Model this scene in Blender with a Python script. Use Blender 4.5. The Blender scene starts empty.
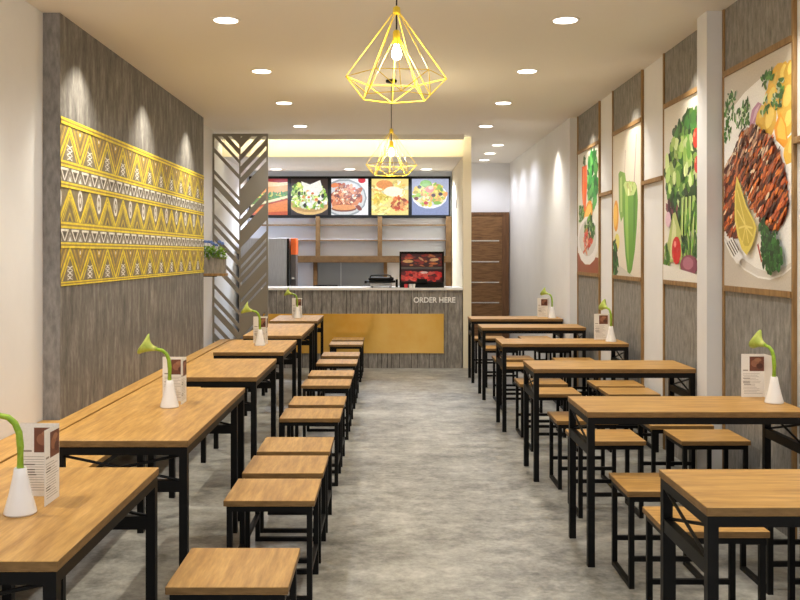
import bpy, bmesh, math, random
from mathutils import Vector, Matrix, Euler

random.seed(7)
scn = bpy.context.scene
COL = scn.collection
PI = math.pi

# ------------------------------------------------------------------ camera, world, exposure
cd = bpy.data.cameras.new('camera')
cam = bpy.data.objects.new('camera', cd)
COL.objects.link(cam)
cam.location = (0, 0, 1.53)
cam.rotation_euler = (PI/2, 0, 0)
cd.sensor_fit = 'HORIZONTAL'
cd.sensor_width = 36
cd.lens = 925/800*36
cd.shift_x = 10/800
cd.shift_y = -46/800
cd.clip_start = 0.05
scn.camera = cam

w = bpy.data.worlds.new('daylight')
scn.world = w
w.use_nodes = True
w.node_tree.nodes['Background'].inputs[0].default_value = (0.91, 0.95, 1.0, 1)
w.node_tree.nodes['Background'].inputs[1].default_value = 0.95

scn.view_settings.view_transform = 'Standard'
scn.view_settings.look = 'None'
scn.view_settings.exposure = 0.18
scn.view_settings.gamma = 1.0
scn.view_settings.use_curve_mapping = False
scn.cycles.max_bounces = 10
scn.cycles.diffuse_bounces = 6
scn.cycles.use_denoising = True

WARM = (1.0, 0.985, 0.97)
DOWN_W = 48.0        # each ceiling downlight
WASH_W = 105.0        # each wall washer
PEND_W = 20.0        # each pendant bulb
CORR_W = 40.0
KITCH_W = 210.0

# ------------------------------------------------------------------ helpers
def lin(r, g, b):
    def f(c):
        c /= 255.0
        return c/12.92 if c <= 0.04045 else ((c+0.055)/1.055)**2.4
    return (f(r), f(g), f(b), 1.0)

def new_mat(name):
    m = bpy.data.materials.new(name)
    m.use_nodes = True
    nt = m.node_tree
    return m, nt, nt.nodes['Principled BSDF']

def plain(name, col, rough=0.5, metal=0.0, emit=None, es=0.0, spec=0.5):
    m, nt, b = new_mat(name)
    b.inputs['Base Color'].default_value = col
    b.inputs['Roughness'].default_value = rough
    b.inputs['Metallic'].default_value = metal
    b.inputs['Specular IOR Level'].default_value = spec
    if emit:
        b.inputs['Emission Color'].default_value = emit
        b.inputs['Emission Strength'].default_value = es
    return m

def noise_mat(name, c0, c1, scale=(1, 1, 1), nscale=5.0, detail=6, rough=0.5, bump=0.0, coord='Object',
              c2=None, rand=False, p0=0.35, p1=0.65, spec=0.5, metal=0.0, fine=None):
    m, nt, b = new_mat(name)
    N = nt.nodes.new
    L = nt.links.new
    tc = N('ShaderNodeTexCoord')
    mp = N('ShaderNodeMapping')
    mp.inputs['Scale'].default_value = scale
    L(tc.outputs[coord], mp.inputs[0])
    vec = mp.outputs[0]
    if rand:
        oi = N('ShaderNodeObjectInfo')
        mul = N('ShaderNodeMath'); mul.operation = 'MULTIPLY'; mul.inputs[1].default_value = 37.0
        L(oi.outputs['Random'], mul.inputs[0])
        add = N('ShaderNodeVectorMath'); add.operation = 'ADD'
        L(vec, add.inputs[0]); L(mul.outputs[0], add.inputs[1])
        vec = add.outputs[0]
    n = N('ShaderNodeTexNoise')
    n.inputs['Scale'].default_value = nscale
    n.inputs['Detail'].default_value = detail
    n.inputs['Roughness'].default_value = 0.62
    L(vec, n.inputs['Vector'])
    r = N('ShaderNodeValToRGB')
    r.color_ramp.elements[0].position = p0
    r.color_ramp.elements[0].color = c0
    r.color_ramp.elements[1].position = p1
    r.color_ramp.elements[1].color = c1
    if c2:
        e = r.color_ramp.elements.new((p0+p1)/2)
        e.color = c2
    L(n.outputs['Fac'], r.inputs[0])
    col = r.outputs[0]
    if fine:
        fs, famt = fine
        n2 = N('ShaderNodeTexNoise'); n2.inputs['Scale'].default_value = fs; n2.inputs['Detail'].default_value = 4
        L(vec, n2.inputs['Vector'])
        mr = N('ShaderNodeMapRange')
        mr.inputs['From Min'].default_value = 0.3; mr.inputs['From Max'].default_value = 0.7
        mr.inputs['To Min'].default_value = 1-famt; mr.inputs['To Max'].default_value = 1+famt
        L(n2.outputs['Fac'], mr.inputs['Value'])
        mx = N('ShaderNodeVectorMath'); mx.operation = 'MULTIPLY'
        L(col, mx.inputs[0]); L(mr.outputs[0], mx.inputs[1])
        col = mx.outputs[0]
    L(col, b.inputs['Base Color'])
    b.inputs['Roughness'].default_value = rough
    b.inputs['Specular IOR Level'].default_value = spec
    b.inputs['Metallic'].default_value = metal
    if bump:
        bp = N('ShaderNodeBump')
        bp.inputs['Strength'].default_value = bump
        bp.inputs['Distance'].default_value = 0.004
        L(n.outputs['Fac'], bp.inputs['Height'])
        L(bp.outputs[0], b.inputs['Normal'])
    return m

def attr_mat(name, rough=0.5, emit=0.0, grain=60.0, amt=0.16):
    m, nt, b = new_mat(name)
    N = nt.nodes.new; L = nt.links.new
    a = N('ShaderNodeAttribute'); a.attribute_name = 'Col'
    tc = N('ShaderNodeTexCoord')
    n = N('ShaderNodeTexNoise'); n.inputs['Scale'].default_value = grain; n.inputs['Detail'].default_value = 5
    L(tc.outputs['Object'], n.inputs['Vector'])
    mr = N('ShaderNodeMapRange')
    mr.inputs['From Min'].default_value = 0.3; mr.inputs['From Max'].default_value = 0.7
    mr.inputs['To Min'].default_value = 1-amt; mr.inputs['To Max'].default_value = 1+amt
    L(n.outputs['Fac'], mr.inputs['Value'])
    mx = N('ShaderNodeVectorMath'); mx.operation = 'MULTIPLY'
    L(a.outputs['Color'], mx.inputs[0]); L(mr.outputs[0], mx.inputs[1])
    b.inputs['Roughness'].default_value = rough
    if not emit:
        L(mx.outputs[0], b.inputs['Base Color'])
    else:
        b.inputs['Base Color'].default_value = (.01, .01, .01, 1)
        L(mx.outputs[0], b.inputs['Emission Color'])
        b.inputs['Emission Strength'].default_value = emit
    return m

def box(bm, x0, x1, y0, y1, z0, z1):
    v = [bm.verts.new(p) for p in ((x0,y0,z0),(x1,y0,z0),(x1,y1,z0),(x0,y1,z0),(x0,y0,z1),(x1,y0,z1),(x1,y1,z1),(x0,y1,z1))]
    for f in ((0,3,2,1),(4,5,6,7),(0,1,5,4),(1,2,6,5),(2,3,7,6),(3,0,4,7)):
        bm.faces.new([v[i] for i in f])
    return v

def rod(bm, a, b, r, n=8):
    a = Vector(a); b = Vector(b)
    d = (b-a)
    q = d.to_track_quat('Z', 'Y')
    ring = []
    for p in (a, b):
        ring.append([bm.verts.new(p + q @ Vector((r*math.cos(2*PI*i/n), r*math.sin(2*PI*i/n), 0))) for i in range(n)])
    for i in range(n):
        bm.faces.new((ring[0][i], ring[0][(i+1) % n], ring[1][(i+1) % n], ring[1][i]))
    bm.faces.new(ring[0][::-1]); bm.faces.new(ring[1])

def tube(bm, pts, radii, n=10):
    pts = [Vector(p) for p in pts]
    if not isinstance(radii, (list, tuple)):
        radii = [radii]*len(pts)
    rings = []
    for i, p in enumerate(pts):
        d = pts[min(i+1, len(pts)-1)] - pts[max(i-1, 0)]
        q = d.to_track_quat('Z', 'Y')
        rings.append([bm.verts.new(p + q @ Vector((radii[i]*math.cos(2*PI*k/n), radii[i]*math.sin(2*PI*k/n), 0))) for k in range(n)])
    for a, b in zip(rings, rings[1:]):
        for k in range(n):
            bm.faces.new((a[k], a[(k+1) % n], b[(k+1) % n], b[k]))
    bm.faces.new(rings[0][::-1]); bm.faces.new(rings[-1])

def lathe(bm, prof, n=24, c=(0, 0, 0), close=False):
    rings = []
    for r, z in prof:
        rings.append([bm.verts.new((c[0]+r*math.cos(2*PI*k/n), c[1]+r*math.sin(2*PI*k/n), c[2]+z)) for k in range(n)])
    for a, b in zip(rings, rings[1:]):
        for k in range(n):
            bm.faces.new((a[k], a[(k+1) % n], b[(k+1) % n], b[k]))
    bm.faces.new(rings[0][::-1])
    bm.faces.new(rings[-1])

def bevel_all(bm, w, seg=2):
    bmesh.ops.bevel(bm, geom=bm.edges[:], offset=w, segments=seg, affect='EDGES', profile=0.5)

def tag(o, label=None, cat=None, group=None, kind=None):
    if label: o['label'] = label
    if cat: o['category'] = cat
    if group: o['group'] = group
    if kind: o['kind'] = kind
    return o

def obj(name, bm, mat, parent=None, smooth=False, loc=None):
    me = bpy.data.meshes.new(name)
    bmesh.ops.recalc_face_normals(bm, faces=bm.faces[:])
    bm.to_mesh(me); bm.free()
    for mm in (mat if isinstance(mat, (list, tuple)) else [mat]):
        me.materials.append(mm)
    if smooth:
        for p in me.polygons: p.use_smooth = True
        try:
            me.set_sharp_from_angle(angle=math.radians(40))
        except Exception:
            pass
    o = bpy.data.objects.new(name, me)
    COL.objects.link(o)
    if parent: o.parent = parent
    if loc: o.location = loc
    return o

def bobj(name, mat, boxes, parent=None, bev=0.0):
    bm = bmesh.new()
    for b in boxes: box(bm, *b)
    if bev: bevel_all(bm, bev)
    return obj(name, bm, mat, parent)

def struct(name, mat, boxes, parent=None, bev=0.0):
    o = bobj(name, mat, boxes, parent, bev)
    if not parent: o['kind'] = 'structure'
    return o

def thing(name, label, cat, loc=(0, 0, 0), rz=0, group=None):
    o = bpy.data.objects.new(name, None)
    o.empty_display_size = 0.1
    COL.objects.link(o)
    o.location = loc
    o.rotation_euler = (0, 0, rz)
    return tag(o, label, cat, group)

def copy_tree(o, parent=None):
    c = o.copy()
    COL.objects.link(c)
    if parent:
        c.parent = parent
    for ch in list(o.children):
        copy_tree(ch, c)
    return c

class Pic:
    """Flat printed picture: coloured polygons clipped to the print's rectangle."""
    def __init__(s, w, h, bg):
        s.w, s.h = w, h
        s.polys = []
        s.poly([(0, 0), (w, 0), (w, h), (0, h)], bg)
    def poly(s, pts, col, j=0):
        pts = list(pts)
        for ax, val, sgn in ((0, 0, 1), (0, s.w, -1), (1, 0, 1), (1, s.h, -1)):
            out = []
            for i in range(len(pts)):
                a, b = pts[i], pts[(i+1) % len(pts)]
                da, db = (a[ax]-val)*sgn, (b[ax]-val)*sgn
                if da >= 0: out.append(a)
                if (da > 0 and db < 0) or (da < 0 and db > 0):
                    t = da/(da-db)
                    out.append((a[0]+t*(b[0]-a[0]), a[1]+t*(b[1]-a[1])))
            pts = out
            if len(pts) < 3: return
        # drop doubled points
        q = [p for i, p in enumerate(pts) if math.dist(p, pts[i-1]) > 1e-6]
        if len(q) < 3: return
        if j:
            k = 1 + random.uniform(-j, j)
            col = tuple(max(0, min(255, c*k)) for c in col)
        s.polys.append((q, lin(*col)))
    def ell(s, cx, cy, rx, ry, col, rot=0.0, n=14, j=0, wob=0.0):
        c, si = math.cos(rot), math.sin(rot)
        pts = []
        for i in range(n):
            a = 2*PI*i/n
            k = 1 + random.uniform(-wob, wob)
            x, y = rx*k*math.cos(a), ry*k*math.sin(a)
            pts.append((cx+x*c-y*si, cy+x*si+y*c))
        s.poly(pts, col, j)
    def line(s, a, b, w, col, j=0):
        d = Vector((b[0]-a[0], b[1]-a[1]))
        if d.length < 1e-6: return
        n = Vector((-d.y, d.x)).normalized()*w/2
        s.poly([(a[0]+n.x, a[1]+n.y), (a[0]-n.x, a[1]-n.y), (b[0]-n.x, b[1]-n.y), (b[0]+n.x, b[1]+n.y)], col, j)
    def leaves(s, cx, cy, rx, ry, n, size, cols, asp=0.45, rot=None):
        for i in range(n):
            a = random.uniform(0, 2*PI); r = math.sqrt(random.random())
            ro = random.uniform(0, PI) if rot is None else rot + random.uniform(-.5, .5)
            sz = size*random.uniform(.6, 1.3)
            s.ell(cx+rx*r*math.cos(a), cy+ry*r*math.sin(a), sz, sz*asp, random.choice(cols), ro, 8, .18, .2)
    def build(s, name, mat, parent=None, step=1.5e-5):
        me = bpy.data.meshes.new(name)
        vs, fs, cols = [], [], []
        for k, (p, c) in enumerate(s.polys):
            b = len(vs)
            vs += [(x, y, k*step) for x, y in p]
            ar = sum(p[i-1][0]*p[i][1]-p[i][0]*p[i-1][1] for i in range(len(p)))
            idx = list(range(b, b+len(p)))
            fs.append(idx if ar > 0 else idx[::-1])
            cols += [c]*len(p)
        me.from_pydata(vs, [], fs)
        at = me.color_attributes.new('Col', 'FLOAT_COLOR', 'CORNER')
        for poly, f in zip(me.polygons, fs):
            for li in poly.loop_indices:
                vi = me.loops[li].vertex_index
                at.data[li].color = cols[vi]
        me.materials.append(mat)
        o = bpy.data.objects.new(name, me)
        COL.objects.link(o)
        if parent: o.parent = parent
        return o

def frame_matrix(origin, u, v):
    u = Vector(u); v = Vector(v); n = u.cross(v)
    m = Matrix((u, v, n)).transposed().to_4x4()
    m.translation = Vector(origin)
    return m

# ------------------------------------------------------------------ materials
M_white = noise_mat('white_plaster', lin(221, 220, 220), lin(228, 227, 227), nscale=3, rough=0.75, p0=.2, p1=.8, spec=.2)
M_ceil = plain('ceiling_paint', lin(232, 227, 218), 0.8, spec=.2)
M_cream = plain('cream_paint', lin(232, 220, 192), 0.7, spec=.2)
M_floor = None
M_conc = noise_mat('grey_cladding', lin(92, 89, 86), lin(150, 146, 140), scale=(1, 3, 0.8), nscale=5, detail=9, rough=0.7,
                   bump=0.25, c2=lin(119, 115, 110), p0=.3, p1=.72, spec=.25, fine=(28, .18))
M_stone = noise_mat('grey_stone_panel', lin(112, 109, 104), lin(160, 155, 148), scale=(1, 4, 1.2), nscale=7, detail=9, rough=0.75,
                    bump=0.2, p0=.3, p1=.7, spec=.2, fine=(40, .12))
M_edge = noise_mat('panel_edge', lin(122, 121, 122), lin(152, 150, 150), scale=(3, 1, 1), nscale=12, detail=9, rough=0.75, spec=.2)
M_black = plain('black_metal', lin(11, 10, 9), 0.5, spec=.2)
M_oak = noise_mat('oak_top', lin(152, 110, 53), lin(198, 154, 88), scale=(1.6, 14, 14), nscale=2.4, detail=7, rough=0.42,
                  c2=lin(177, 134, 70), rand=True, p0=.32, p1=.7, spec=.4, fine=(9, .10))
M_oakside = noise_mat('oak_edge', lin(112, 84, 48), lin(138, 106, 64), scale=(4, 4, 20), nscale=4, rough=0.5, spec=.3)
M_bench = noise_mat('bench_oak', lin(174, 128, 64), lin(208, 164, 94), scale=(14, 1.2, 14), nscale=2.4, detail=7, rough=0.45,
                    c2=lin(192, 147, 78), p0=.32, p1=.7, spec=.4, fine=(9, .10))
M_brown = noise_mat('brown_trim', lin(128, 98, 60), lin(160, 126, 82), scale=(8, 8, 1), nscale=4, rough=0.5, spec=.3)
M_walnut = noise_mat('walnut_door', lin(100, 70, 42), lin(144, 106, 68), scale=(1.5, 1.5, 18), nscale=4, detail=7, rough=0.45, spec=.3)
M_doorframe = noise_mat('dark_walnut_frame', lin(96, 66, 42), lin(124, 88, 58), scale=(12, 12, 1), nscale=4, rough=0.45, spec=.3)
M_shelfwood = noise_mat('shelf_timber', lin(90, 66, 40), lin(114, 86, 54), scale=(3, 3, 3), nscale=4, rough=0.55, spec=.2)
M_screen = plain('taupe_metal', lin(138, 132, 120), 0.5, spec=.3)
M_steel = noise_mat('brushed_steel', lin(160, 160, 164), lin(176, 176, 180), scale=(20, 1, 1), nscale=8, rough=0.5, metal=.35)
M_chrome = plain('chrome', lin(215, 212, 205), 0.25, metal=.9)
M_plank = noise_mat('grey_plank', lin(110, 105, 98), lin(172, 165, 155), scale=(3, 3, .6), nscale=9, detail=9, rough=0.65,
                    c2=lin(142, 135, 126), p0=.3, p1=.72, spec=.25, fine=(40, .15), bump=.15)
M_groove = plain('dark_groove', lin(56, 51, 46), 0.8, spec=.1)
M_top = plain('white_worktop', lin(236, 230, 222), 0.3)
M_gold = noise_mat('amber_gloss_panel', lin(230, 168, 58), lin(240, 196, 104), nscale=.8, rough=0.08, metal=.2, spec=.6)
M_yellow = plain('yellow_wire', lin(228, 196, 44), 0.4)
M_ceramic = plain('white_ceramic', lin(238, 236, 234), 0.18)
M_stem = noise_mat('green_stem', lin(110, 150, 20), lin(160, 190, 50), nscale=25, rough=0.45)
M_bloom = noise_mat('green_bloom', lin(150, 175, 60), lin(200, 210, 110), nscale=20, rough=0.5)
M_paper = attr_mat('printed_card', 0.6, grain=120, amt=.04)
M_print = attr_mat('poster_print', 0.45, grain=90, amt=.07)
M_mural = attr_mat('mural_paint', 0.6, grain=22, amt=.22)
M_lit = attr_mat('menu_screen_lit', 0.3, emit=1.02, grain=40, amt=.12)
M_hot = attr_mat('warmer_glow', 0.3, emit=0.5, grain=30, amt=.3)
M_light = plain('downlight_lens', (1, 1, 1, 1), 0.5, emit=(1, .93, .8, 1), es=6.0)
M_led = plain('led_strip_glow', (1, 1, 1, 1), 0.5, emit=(1, .95, .70, 1), es=40.0)
M_bulb = plain('bulb_glow', (1, 1, 1, 1), 0.5, emit=(1, .9, .66, 1), es=40.0)
M_ring = plain('downlight_rim', lin(235, 230, 222), 0.4)
M_grey = plain('kitchen_panel', lin(212, 218, 230), 0.5)
M_pane = plain('blue_grey_glass', lin(112, 120, 130), 0.15)
M_pane2 = plain('pale_blue_grey_glass', lin(142, 150, 158), 0.15)
M_darkgrey = plain('dark_grey_plastic', lin(92, 84, 82), 0.5)
M_orange = plain('orange_plastic', lin(236, 104, 40), 0.4)
M_pot = noise_mat('grey_wood_pot', lin(122, 116, 106), lin(162, 154, 142), scale=(6, 6, 1), nscale=8, rough=.7)
M_leaf = noise_mat('leaf_green', lin(110, 165, 40), lin(176, 212, 84), nscale=30, rough=.5)
M_blue = plain('blue_petal', lin(110, 140, 210), 0.6)

def floor_material():
    m, nt, b = new_mat('grey_concrete_floor')
    N = nt.nodes.new; L = nt.links.new
    tc = N('ShaderNodeTexCoord')
    def noise(scale, ns, det):
        mp = N('ShaderNodeMapping'); mp.inputs['Scale'].default_value = scale
        L(tc.outputs['Object'], mp.inputs[0])
        n = N('ShaderNodeTexNoise'); n.inputs['Scale'].default_value = ns; n.inputs['Detail'].default_value = det
        n.inputs['Roughness'].default_value = .68
        L(mp.outputs[0], n.inputs['Vector'])
        return n.outputs['Fac']
    a = noise((1, 1.1, 1), 1.6, 12)
    c = noise((1.5, 1.7, 1), 5.0, 14)
    mx = N('ShaderNodeMath'); mx.operation = 'ADD'
    L(a, mx.inputs[0]); L(c, mx.inputs[1])
    d3 = noise((2.0, 2.0, 1), 16.0, 14)
    m3 = N('ShaderNodeMath'); m3.operation = 'MULTIPLY_ADD'; m3.inputs[1].default_value = .55; L(d3, m3.inputs[0]); L(mx.outputs[0], m3.inputs[2])
    sb = N('ShaderNodeMath'); sb.operation = 'SUBTRACT'; sb.inputs[1].default_value = .275; L(m3.outputs[0], sb.inputs[0]); mx = sb
    hf = N('ShaderNodeMath'); hf.operation = 'MULTIPLY'; hf.inputs[1].default_value = .5
    L(mx.outputs[0], hf.inputs[0])
    r = N('ShaderNodeValToRGB')
    r.color_ramp.elements[0].position = .36; r.color_ramp.elements[0].color = lin(92, 91, 86)
    r.color_ramp.elements[1].position = .64; r.color_ramp.elements[1].color = lin(188, 186, 178)
    e = r.color_ramp.elements.new(.5); e.color = lin(148, 146, 139)
    L(hf.outputs[0], r.inputs[0])
    L(r.outputs[0], b.inputs['Base Color'])
    rr = N('ShaderNodeMapRange'); rr.inputs['To Min'].default_value = .28; rr.inputs['To Max'].default_value = .55
    L(c, rr.inputs['Value']); L(rr.outputs[0], b.inputs['Roughness'])
    b.inputs['Specular IOR Level'].default_value = .4
    return m
M_floor = floor_material()

# ------------------------------------------------------------------ the room
HC = 3.10          # ceiling height
Y0, Y1 = -1.5, 16.0
XL, XP = -2.26, 2.147
struct('floor', M_floor, [(XL-.1, 2.30, Y0, Y1+.1, -.1, 0)])
struct('wall_left', M_white, [(XL-.1, XL, Y0, 14.75, 0, 3.5)])
clad = struct('wall_left_cladding', [M_conc, M_edge], [(XL+.0005, -XP, 6.02, 10.65, 0.0005, HC-.0005)])
for p in clad.data.polygons:
    if abs(p.normal.y) > .9: p.material_index = 1
struct('wall_right', M_white, [(2.16, 2.28, Y0, 10.65, 0, HC)])
struct('wall_right_corridor', M_white, [(2.07, 2.28, 10.65, Y1, 0, HC)])
struct('column_right', M_white, [(2.045, 2.1595, 5.97, 6.16, 0.0005, HC-.0005)])
struct('wall_kitchen_right', M_cream, [(.98, 1.09, 12.4, Y1, 0, HC)])
struct('wall_corridor_back', M_white, [(1.09, 2.28, Y1, Y1+.1, 0, HC)])
struct('wall_kitchen_back', M_grey, [(XL, .98, 14.65, 14.75, 0, 3.5)])
struct('ceiling', M_ceil, [(XL, 2.28, Y0, 12.2, HC, HC+.04), (.98, 2.28, 12.2, Y1+.1, HC, HC+.08)])
struct('ceiling_kitchen', M_ceil, [(XL, .98, 12.5, 14.65, 2.84, 2.92)])
struct('ceiling_bulkhead', M_cream, [(XL, .98, 12.46, 12.5, 2.84, 3.42)])
struct('ceiling_cove_top', M_ceil, [(XL, .98, 11.9, 12.46, 3.42, 3.5)])
struct('trim_cove_end', M_cream, [(.9805, 1.09, 12.2, 12.4, HC+.08, 3.42)])
led = bobj('led_strip', M_led, [(-2.2, .95, 12.203, 12.209, 3.045, 3.065)])
tag(led, 'glowing yellow light strip hidden in the cove above the kitchen opening', 'light strip')
struct('trim_cove_lip', M_ceil, [(XL, .9795, 12.16, 12.2, 3.039, HC-.0005)])
struct('trim_cove_back', M_ceil, [(XL, .98, 11.86, 11.9, HC+.08, 3.5)])

# right wall: cladding panels, framing strips and cross bars
panels = [(4.90, 5.96), (6.165, 7.26), (7.86, 8.92), (9.47, 10.58)]
ti = 1
for k, (a, b) in enumerate(panels):
    struct('wall_right_panel_%d' % (k+1), M_stone, [(2.1495, 2.1598, a+.03, b-.03, .0005, HC-.0005)])
    for y in (a+.004, b-.03):
        struct('trim_%d' % ti, M_brown, [(2.138, 2.1597, y, y+.026, .0005, HC-.0005)], bev=.002); ti += 1
for a, b in ((3.9, 4.90), (7.26, 7.86), (8.92, 9.47)):
    struct('trim_%d' % ti, M_brown, [(2.128, 2.1597, a+.001, b-.001, 2.112, 2.146)], bev=.002); ti += 1

# ------------------------------------------------------------------ lamps
def spot(name, loc, watts, size, blend=.6, radius=.05, col=WARM, rot=(0, 0, 0), parent=None):
    d = bpy.data.lights.new(name, 'SPOT')
    d.energy = watts; d.color = col; d.spot_size = size; d.spot_blend = blend; d.shadow_soft_size = radius
    o = bpy.data.objects.new(name, d)
    COL.objects.link(o); o.location = loc; o.rotation_euler = rot
    if parent: o.parent = parent
    return o

def make_downlight(loc, label, group, watts, col=WARM, r=.092):
    t = thing('downlight', label, 'ceiling light', loc, 0, group)
    bm = bmesh.new(); lathe(bm, [(r-.014, -.006), (r+.004, -.006), (r+.006, -.002), (r+.006, -.0002)], 28)
    obj('rim', bm, M_ring, t, True)
    bm = bmesh.new(); lathe(bm, [(r-.013, -.0075), (r-.013, -.0062)], 28)
    obj('lens', bm, M_light, t)
    d = bpy.data.lights.new('downlight_lamp', 'SPOT')
    d.energy = watts; d.color = col; d.spot_size = math.radians(150); d.spot_blend = .7; d.shadow_soft_size = .08
    o = bpy.data.objects.new('downlight_lamp', d); COL.objects.link(o); o.parent = t; o.location = (0, 0, -.03)
    return t
ordn = ['nearest the viewer', 'second from the viewer', 'third from the viewer', 'closest to the kitchen']
G = 'round downlights over the dining room'
for side, x in (('above the left tables', -1.10), ('above the right tables', 1.175)):
    for k, y in enumerate((6.2, 7.93, 9.6, 11.34)):
        make_downlight((x, y, HC), 'round white ceiling downlight %s, %s in its row' % (side, ordn[k]), G, DOWN_W)
    for y in (4.45, 2.75, 1.05, -.6):     # further ones of the same rows, overhead
        spot('downlight_lamp', (x, y, HC-.03), DOWN_W*.7, math.radians(150), .7, .08)
for k, (x, y) in enumerate(((1.55, 13.3), (1.556, 14.4), (1.57, 15.4))):
    make_downlight((x, y, HC), 'round downlight in the corridor ceiling, %s the brown door' % ('farthest from', 'in the middle before', 'closest to')[k],
                   'corridor downlights', CORR_W, (.82, .86, 1))
for k, (x, y) in enumerate(((-1.75, 13.55), (-.62, 13.55), (.56, 13.55))):
    make_downlight((x, y+.7, 2.84), 'round downlight in the lower kitchen ceiling %s' % ('behind the slatted screen', 'above the middle menu screen', 'above the salad bowl screen')[k],
                   'kitchen downlights', KITCH_W, (.76, .85, 1))
for y in (2.98, 4.67, 6.36, 8.05, 9.74):
    xl = -XP if y > 6 else XL
    spot('wall_washer_lamp', (xl+.26, y, HC-.02), WASH_W, math.radians(92), .9, .02, (1, .93, .78))
for y, x in ((1.3, 2.16), (2.98, 2.16), (4.67, 2.15), (6.45, 2.15), (8.1, 2.15), (9.8, 2.15), (11.4, 2.07)):
    spot('wall_washer_lamp', (x-.25, y, HC-.02), WASH_W*.6, math.radians(88), .9, .02, (1, .93, .78))

# pendants
def make_pendant():
    t = thing('pendant_lamp', 'yellow wire cage pendant lamp with glowing bulb, the nearer and larger one', 'pendant lamp', (0.03, 4.22, HC), 0, 'wire cage pendants')
    ap, up, lo, iap = -.45, -.765, -.855, -.56
    R, r = .232, .165
    bm = bmesh.new()
    U = [Vector((R*math.cos(2*PI*k/6+.12), R*math.sin(2*PI*k/6+.12), up)) for k in range(6)]
    Lw = [Vector((r*math.cos(2*PI*(k+.5)/6+.12), r*math.sin(2*PI*(k+.5)/6+.12), lo)) for k in range(6)]
    A = Vector((0, 0, ap))
    for k in range(6):
        rod(bm, A, U[k], .0020, 6); rod(bm, U[k], U[(k+1) % 6], .0020, 6)
        rod(bm, U[k], Lw[k], .0020, 6); rod(bm, U[(k+1) % 6], Lw[k], .0020, 6); rod(bm, Lw[k], Lw[(k+1) % 6], .0020, 6)
    lathe(bm, [(.004, .012), (.016, .004), (.018, -.02), (.012, -.03)], 12, (0, 0, ap))
    obj('wire_cage', bm, M_yellow, t)
    bm = bmesh.new()
    for k in range(6): rod(bm, (0, 0, iap), Lw[k], .0020, 6)
    lathe(bm, [(.004, .01), (.014, .004), (.016, -.02), (.01, -.026)], 12, (0, 0, iap))
    obj('inner_cage', bm, M_yellow, t)
    bm = bmesh.new(); rod(bm, (0, 0, -.02), (0, 0, ap-.1), .0035, 8)
    obj('cord', bm, M_black, t)
    bm = bmesh.new(); lathe(bm, [(.05, -.0005), (.05, -.02), (.01, -.03)], 20)
    obj('ceiling_cap', bm, M_black, t, True)
    bm = bmesh.new(); lathe(bm, [(.012, 0), (.018, -.01), (.018, -.06), (.014, -.065)], 16, (0, 0, ap-.1))
    obj('socket', bm, M_yellow, t, True)
    bm = bmesh.new()
    lathe(bm, [(.012, 0), (.013, -.012), (.019, -.025), (.023, -.04), (.022, -.054), (.014, -.066), (.004, -.070)], 20, (0, 0, ap-.165))
    obj('bulb', bm, M_bulb, t, True)
    d = bpy.data.lights.new('pendant_lamp_light', 'POINT')
    d.energy = PEND_W; d.color = (1, .84, .55); d.shadow_soft_size = .05
    o = bpy.data.objects.new('pendant_lamp_light', d); COL.objects.link(o); o.parent = t; o.location = (0, 0, ap-.27)
    return t
p1 = make_pendant()
p2 = copy_tree(p1)
p2.location = (0.012, 8.35, HC)
p2['label'] = 'yellow wire cage pendant lamp hanging further back, before the menu screens'

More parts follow.
